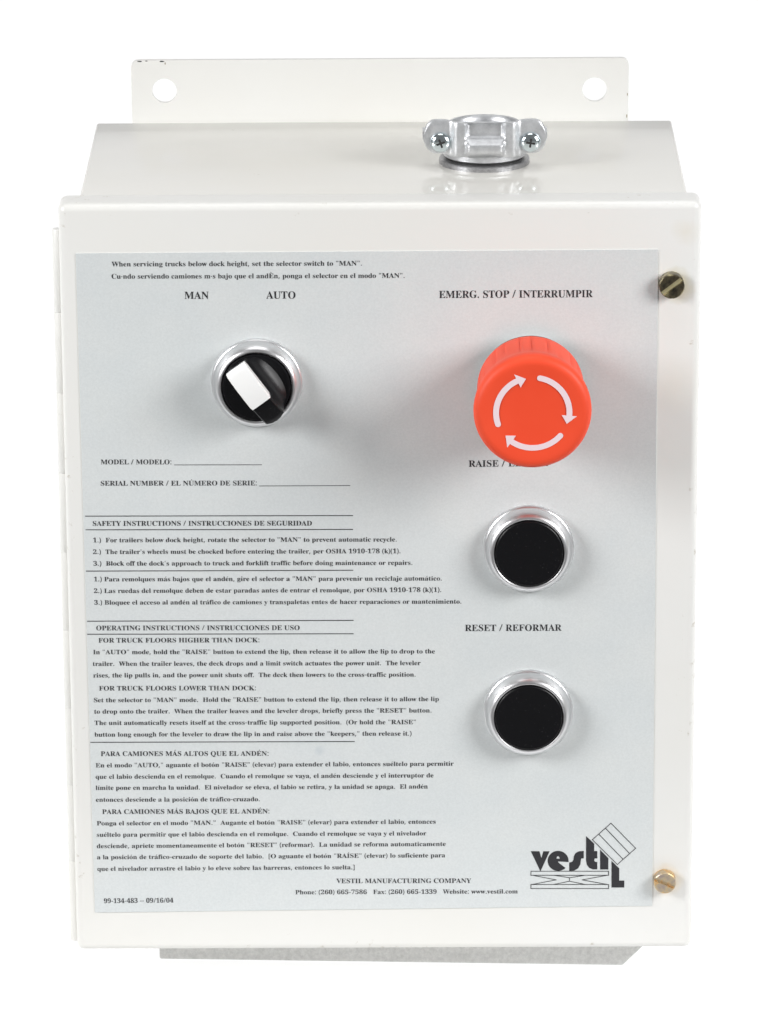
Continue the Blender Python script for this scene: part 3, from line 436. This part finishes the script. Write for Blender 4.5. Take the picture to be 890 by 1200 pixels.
# ------------------------------------------------------------------ the control box
BASE = Vector((0.0, -123.25, 60.0))
root = bpy.data.objects.new('control_box', None); C.objects.link(root)
root.location = world(*BASE); root.rotation_euler = (R(90), 0, 0); root.empty_display_size = 0.05
root['label'] = 'white enamelled steel control box with grey instruction label, red stop button and black push buttons'
root['category'] = 'control box'
def part(name, bm, m, at=(0, 0, 0), rot=(0, 0, 0), sharp=35):
    """A part of the box, its origin at box point `at`."""
    return finish(name, bm, m, root, Vector(at) - BASE, rot, sharp)

# body with its mounting flange
bm = box(-94.4, 96.95, -123.2, 123.2, 0, BODY_Z - 0.02, 0.9, 3, lambda e: True)
body = part('body', bm, 'body_paint')
fl = [round_rect(-82.55, 82.6, 110.0, 144.4, 2.4), circle(-71.6, 134.0, 4.1), circle(71.3, 133.7, 4.1)]
bm = prism(fl, -1.9, 0.0)
flange = finish('mounting_flange', bm, 'paint', body, (0, 0, 0))
for cx, cy, w, h, k in ((-79.6, 144.05, 1.0, 0.3, 'dark'), (-77.4, 144.15, 0.5, 0.2, 'dark'), (-72.3, 144.0, 0.9, 0.3, 'dark'), (-71.2, 143.3, 0.25, 0.5, 'rust'), (82.2, 132.1, 0.2, 0.6, 'rust'), (82.1, 124.6, 0.25, 0.7, 'rust')):
    q = [(cx + w * random.uniform(0.6, 1.0) * math.cos(t), cy + h * random.uniform(0.6, 1.0) * math.sin(t)) for t in (0, 0.8, 1.6, 2.4, 3.1, 3.9, 4.7, 5.5)]
    bm = bmesh.new(); flat_shape(bm, [q], 0.04); finish('paint_chip', bm, k, flange, recalc=False)
# door
def front_edges(e): return not all(v.co.z < BODY_Z + 1 for v in e.verts)
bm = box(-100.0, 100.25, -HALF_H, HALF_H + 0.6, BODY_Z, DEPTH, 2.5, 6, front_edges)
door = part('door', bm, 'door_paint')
# hinge: knuckles down the left edge
hb = bmesh.new(); y = 115.4; lens = (27.0, 26.5, 26.5, 26.5, 26.5, 26.5, 26.5, 26.5, 28.0)
for k, ln in enumerate(lens):
    one = lathe([(0, 0), (1.6, 0), (1.7, 0.2), (1.7, ln - 0.25), (1.6, ln - 0.06), (0, ln - 0.06)], 20)
    bmesh.ops.rotate(one, verts=one.verts, cent=(0, 0, 0), matrix=Matrix.Rotation(R(90), 3, 'X'))
    bmesh.ops.translate(one, verts=one.verts, vec=(-100.9, y, BODY_Z + 1.2)); merge(hb, one); y -= ln
merge(hb, box(-101.6, -100.03, 115.0 - 237.5, 115.0, BODY_Z - 0.6, BODY_Z + 2.4))
finish('hinge', hb, 'paint', door)

# instruction label
LZ = DEPTH + 0.25
bm = prism([[(-94.7, 110.05), (86.86, 110.4), (87.36, -110.05), (-93.75, -111.55)]], DEPTH - 0.1, LZ)
label = part('instruction_label', bm, 'label')
label['label'] = 'silver grey label covered in black printed instructions'
TZ = LZ + 0.06
bm = bmesh.new()
for ln in LINES: text_line(bm, *ln, TZ)
finish('lettering', bm, 'ink', label, recalc=False)
bm = bmesh.new()
for x0, y0, x1, y1, w in RULES: stroke(bm, [(x0, y0), (x1, y1)], w, TZ)
finish('ruled_line', bm, 'ink', label, recalc=False)
bm = bmesh.new()
for loops in LOGO_SOLID: flat_shape(bm, loops, TZ)
for l in LOGO_LINES: stroke(bm, l, 0.22, TZ + 0.02)
finish('company_logo', bm, 'ink', label, recalc=False)

# bezel shared by the three round controls
BEZ = [(9.0, -1.0), (14.35, -1.0), (14.4, 0.8), (14.3, 1.3), (14.05, 1.55), (13.9, 1.65), (13.85, 2.0), (13.7, 2.9), (13.4, 3.9), (12.95, 4.8), (12.45, 5.45),
       (11.95, 5.85), (11.5, 5.95), (11.2, 5.8), (11.0, 5.4), (10.95, 4.8), (10.95, 3.0), (9.0, 3.0)]
def bezel(name, x, y): return part(name, lathe(BEZ, 128), 'chrome', (x, y, LZ))
def button_cap(): return lathe([(0, 5.75), (4, 5.78), (8, 5.9), (10.2, 6.1), (10.5, 6.12), (10.75, 5.95), (10.85, 5.5), (10.85, 3.2)], 128)
GBTN = 'push buttons on the control box'
pb = bezel('push_button', 46.86, 12.65)
cap = finish('button_cap', button_cap(), 'black', pb)
pb2 = pb.copy(); C.objects.link(pb2); pb2.location = (Vector((46.9, -42.68, LZ)) - BASE) * MM
cap2 = cap.copy(); C.objects.link(cap2); cap2.parent = pb2
for o in (pb, pb2): o['group'] = GBTN

# selector switch: bezel, dial, pointer handle with its white insert
sel = bezel('selector_switch', -38.75, 67.95)
finish('dial', lathe([(0, 6.0), (9.6, 6.0), (10.2, 6.1), (10.65, 5.9), (10.85, 5.4), (10.85, 3.2)], 128), 'black', sel)
ANG = R(-53.7)
def handle_mesh():
    bm = bmesh.new(); N = 29; U0, U1 = -10.0, 10.3; rows = []
    for i in range(N):
        u = U0 + (U1 - U0) * i / (N - 1)
        e = min(1.0, (u - U0) / 1.1 + 0.45, (U1 - u) / 1.1 + 0.5)
        hw = (3.6 - 0.10 * abs(u) / 10) * (1 - 0.16 * (1 - e))
        hz = 16.0 - 0.012 * (u + 1) ** 2 - (0.06 * max(0, u - 3.0) ** 1.6)
        hz = 6.0 + (hz - 6.0) * min(1, 0.86 + 0.14 * e)
        fl_ = 5.2 * math.sqrt(max(0, 1 - (u / 9.4) ** 2)) if abs(u) < 9.4 else 0.0
        prof = []
        for s in (-1, 1):
            if s < 0: keep, fl_ = fl_, fl_ * 0.25
            else: fl_ = keep
            side = [(hw + fl_ + 0.02, 5.6), (hw + fl_ * 0.62 + 0.02, 6.5), (hw + fl_ * 0.30 + 0.02, 7.9), (hw + fl_ * 0.10 + 0.01, 9.8), (hw, 12.6), (hw - 0.08, hz - 0.5), (hw - 0.45, hz)]
            side = [(s * v, z) for v, z in side]
            prof += (side + [(-hw * 0.5, hz + 0.04), (0, hz + 0.06), (hw * 0.5, hz + 0.04)]) if s < 0 else side[::-1]
        rows.append([bm.verts.new((u + (0.9 * max(0, 1 - (v / hw) ** 2) * max(0, (u - 7) / 3.3) - 0.35 * max(0, z - 12) * (u > 10.2)), v, z)) for v, z in prof + []])
    for a, b_ in zip(rows, rows[1:]):
        for k in range(len(a) - 1): bm.faces.new((a[k], b_[k], b_[k + 1], a[k + 1]))
    bm.faces.new(rows[0]); bm.faces.new(rows[-1][::-1])
    return bm
hd = finish('handle', handle_mesh(), 'black', sel, (0, 0, 0), (0, 0, ANG))
bm = bmesh.new(); rows = []
for i in range(15):
    u = -10.6 + 13.6 * i / 14
    top_ = 16.35 - 0.014 * (u + 1) ** 2 - (0.35 if i == 0 else 0)
    q = 0.96 if i in (0, 14) else 1.0
    rows.append([bm.verts.new((u, v, z)) for v, z in ((-3.6 * q, 12.5), (-3.65 * q, top_ - 0.4), (-3.3 * q, top_), (0, top_ + 0.1), (3.3 * q, top_), (3.65 * q, top_ - 0.4), (3.6 * q, 12.5))])
for a, b_ in zip(rows, rows[1:]):
    for k in range(6): bm.faces.new((a[k], b_[k], b_[k + 1], a[k + 1]))
bm.faces.new(rows[0]); bm.faces.new(rows[-1][::-1])
finish('pointer_insert', bm, 'white_plastic', hd)

# emergency stop: dark collar, red mushroom head with printed arrows
es = part('emergency_stop_button', lathe([(9, -1), (14.2, -1), (14.2, 1.6), (13.6, 2.2), (13.2, 6.8), (10, 6.8)], 96), 'chrome', (47.05, 67.9, LZ))
finish('collar', lathe([(8, 4), (15.9, 4.2), (16.1, 4.6), (16.1, 6.6), (8, 6.6)], 96), 'dark', es)
head_prof = [(0, 6.7), (16.2, 6.7), (16.65, 7.1), (16.75, 9), (16.85, 14), (16.9, 19), (17.0, 23), (17.3, 25.8), (17.75, 28.0), (18.1, 29.6), (18.22, 31.0), (18.22, 32.2), (18.05, 33.2), (17.6, 34.0), (17.0, 34.5),
             (16.2, 34.8), (15.2, 34.85), (13.4, 34.6), (10.0, 34.4), (5, 34.3), (0, 34.3)]
hbm = lathe(head_prof, 144)
for v in hbm.verts:      # shallow finger grips round the skirt
    r = math.hypot(v.co.x, v.co.y)
    if r > 15 and 8 < v.co.z < 25:
        a = math.degrees(math.atan2(v.co.y, v.co.x)) % 30
        k = 0.55 if a < 2.4 or 12.4 < a < 14.9 else 0
        v.co.x *= 1 - k / r; v.co.y *= 1 - k / r
hd2 = finish('mushroom_head', hbm, 'red', es, sharp=50)
bm = bmesh.new()
def face_z(r): return 34.3 + (0.1 * max(0, r - 5) / 5) + 0.08
for k in range(3):
    a0, a1, a2 = 79 - 120 * k, -5 - 120 * k, -19 - 120 * k
    n = 22; rr = 11.3; w = 0.9; outer = []; inner = []
    for i in range(n + 1):
        a = R(a0 + (a1 - a0) * i / n)
        outer.append(((rr + w) * math.cos(a), (rr + w) * math.sin(a))); inner.append(((rr - w) * math.cos(a), (rr - w) * math.sin(a)))
    ca = R(a0); cx, cy = rr * math.cos(ca), rr * math.sin(ca)
    capp = [(cx + w * math.cos(ca + t), cy + w * math.sin(ca + t)) for t in (R(180 - 0), R(150), R(120), R(90), R(60), R(30))][1:]
    ab = R(a1); at_ = R(a2)
    headp = [((rr + 2.35) * math.cos(ab), (rr + 2.35) * math.sin(ab)), ((rr - 0.2) * math.cos(at_), (rr - 0.2) * math.sin(at_)), ((rr - 2.35) * math.cos(ab), (rr - 2.35) * math.sin(ab))]
    flat_shape(bm, [outer + headp + inner[::-1] + capp], face_z(rr) + 0.12)
finish('arrow_print', bm, 'arrow', hd2, recalc=False)

# slotted door screws
def screw_mesh(r, h, slot_w, slot_d):
    bm = bmesh.new()
    n = 48; hw = slot_w / 2; loops = []
    for s in (1, -1):      # two half discs either side of the slot
        a0 = math.asin(hw / r)
        pts = [(r * math.cos(a0 + (math.pi - 2 * a0) * k / n), s * r * math.sin(a0 + (math.pi - 2 * a0) * k / n)) for k in range(n + 1)]
        one = bmesh.new(); cx = sum(p[0] for p in pts) / len(pts); cy = sum(p[1] for p in pts) / len(pts)
        lo = [one.verts.new((x, y, h - slot_d)) for x, y in pts]; md = [one.verts.new((x, y, h - 0.3)) for x, y in pts]
        hi = [one.verts.new((x * (1 - 0.3 / r), s * max(abs(y) * (1 - 0.3 / r), hw + 0.12), h)) for x, y in pts]
        m_ = len(pts)
        for A_, B_ in ((lo, md), (md, hi)):
            for k in range(m_): one.faces.new((A_[k], A_[(k + 1) % m_], B_[(k + 1) % m_], B_[k]))
        one.faces.new(hi); one.faces.new(lo[::-1])
        merge(bm, one)
    merge(bm, lathe([(0, -1.5), (r - 0.1, -1.5), (r, -1.3), (r, h - slot_d + 0.02), (0, h - slot_d + 0.02)], 64))
    return bm
s1 = part('door_screw', screw_mesh(3.95, 3.9, 1.25, 0.7), 'zinc_dark', (91.1, 99.35, DEPTH), (0, 0, R(38)))
finish('slot', box(-3.75, 3.75, -0.6, 0.6, 3.1, 3.5), 'zinc_slot', s1)
s1['label'] = 'dark speckled yellow zinc slotted screw'; s1['group'] = 'slotted screws along the door edge'
s2 = part('door_screw', screw_mesh(3.6, 3.6, 1.05, 0.8), 'zinc_gold', (91.25, -100.9, DEPTH), (0, 0, R(-23)))
s2['label'] = 'bright iridescent yellow zinc slotted screw'; s2['group'] = 'slotted screws along the door edge'

# conduit clamp on the top face (its own frame: z up out of the box, -y to the front)
CL = (33.75, 123.2, 55.9)
cn = part('conduit_clamp', lathe([(10.6, 2.65), (13.1, 2.65), (13.25, 2.85), (13.3, 9.5),
     (12.9, 11.6), (12.3, 12.6), (11.8, 12.9), (11.2, 12.8), (10.7, 12.2), (10.4, 11), (10.3, 4), (0, 4)], 96), 'zinc', CL, (R(-90), 0, 0))
finish('lock_ring', lathe([(10.6, -1.5), (14.5, -1.5), (14.6, 0.2), (14.6, 1.35), (14.35, 1.65), (10.6, 1.65)], 96), 'steel', cn)
finish('gap_shade', lathe([(10.4, 1.5), (12.3, 1.55), (12.3, 2.8), (10.4, 2.85)], 64), 'dark', cn)  # dark ring painted in for the shade of the gap
def plate(xs, front, thick, zlo, zhi, nz=9, inset=None):
    """An upright bent plate: front(x) is how far it stands forward, zlo/zhi its lower and upper edge at x."""
    bm = bmesh.new(); F_, B_ = [], []
    for x in xs:
        f, bk = [], []
        for j in range(nz):
            t = j / (nz - 1); z = zlo(x) + (zhi(x) - zlo(x)) * t
            y = -(front(x) + (inset(x, t) if inset else 0)); rnd = 0.45 * (abs(2 * t - 1) ** 6)
            f.append(bm.verts.new((x, y + rnd, z))); bk.append(bm.verts.new((x, -(front(x) - thick), z)))
        F_.append(f); B_.append(bk)
    n = len(xs)
    for i in range(n - 1):
        for j in range(nz - 1):
            bm.faces.new((F_[i][j], F_[i + 1][j], F_[i + 1][j + 1], F_[i][j + 1])); bm.faces.new((B_[i][j + 1], B_[i + 1][j + 1], B_[i + 1][j], B_[i][j]))
        bm.faces.new((F_[i][0], B_[i][0], B_[i + 1][0], F_[i + 1][0])); bm.faces.new((F_[i + 1][-1], B_[i + 1][-1], B_[i][-1], F_[i][-1]))
    bm.faces.new(F_[0] + B_[0][::-1]); bm.faces.new(F_[-1][::-1] + B_[-1])
    return bm
def sm(a, b_, x):
    t = max(0.0, min(1.0, (x - a) / (b_ - a))); return t * t * (3 - 2 * t)
xs = [-19.5 + 39.0 * i / 78 for i in range(79)]
def zhi(x):
    a = abs(x); return 16.9 - (0 if a < 16.0 else 5.3 * (1 - math.sqrt(max(0, 1 - ((a - 16.0) / 3.55) ** 2)))) - 0.5 * sm(14, 9, a) + 0.0
def zlo(x):
    a = abs(x); return 6.0 + (0 if a < 15.2 else 4.9 * (1 - math.sqrt(max(0, 1 - ((a - 15.2) / 4.35) ** 2)))) - 0.8 * sm(13, 11, a)
def front(x):
    a = abs(x); return 13.4 + 1.9 * sm(11.6, 8.8, a) - 0.0 * a
def inset(x, t):
    a = abs(x); c = sm(6.6, 5.2, a)
    return c * (-2.0 * sm(0.50, 0.60, t) * sm(1.02, 0.92, t) + 2.0 * sm(0.52, 0.36, t) * sm(-0.05, 0.22, t))
strap = finish('clamp_strap', plate(xs, front, 2.4, zlo, zhi, 25, inset), 'zinc', cn, sharp=50)
finish('clamp_jaw', plate([-19.9 + 39.8 * i / 40 for i in range(41)], lambda x: 10.6, 6.5, lambda x: zlo(x * 0.98) + 0.1, lambda x: min(12.5, zhi(x * 0.98))), 'zinc', cn)
def phillips():
    bm = lathe([(0, -1.0), (3.1, -1.0), (3.3, -0.7), (3.3, 0.35), (3.1, 0.95), (2.6, 1.45), (1.9, 1.75), (1.0, 1.9), (0, 1.95)], 48)
    return bm
def cross_mesh():
    w, l = 0.33, 1.45
    pts = [(-w, -l), (w, -l), (w, -w), (l, -w), (l, w), (w, w), (w, l), (-w, l), (-w, w), (-l, w), (-l, -w), (-w, -w)]
    return prism([pts], 1.2, 2.0)
cs = finish('clamp_screw', phillips(), 'screw', cn, (-14.2, -13.3, 9.8), (R(90), 0, 0)); cs['group'] = 'cross-head screws of the clamp'
cr = finish('cross_recess_shade', cross_mesh(), 'dark', cs, (0, 0, 0), (0, 0, R(20)))  # recess shown by a near-black raised cross, its shade in the colour
cs2 = cs.copy(); C.objects.link(cs2); cs2.parent = cn; cs2.location = (14.5 * MM, -13.3 * MM, 9.8 * MM)
cr2 = cr.copy(); C.objects.link(cr2); cr2.parent = cs2; cr2.rotation_euler = (0, 0, R(-8))
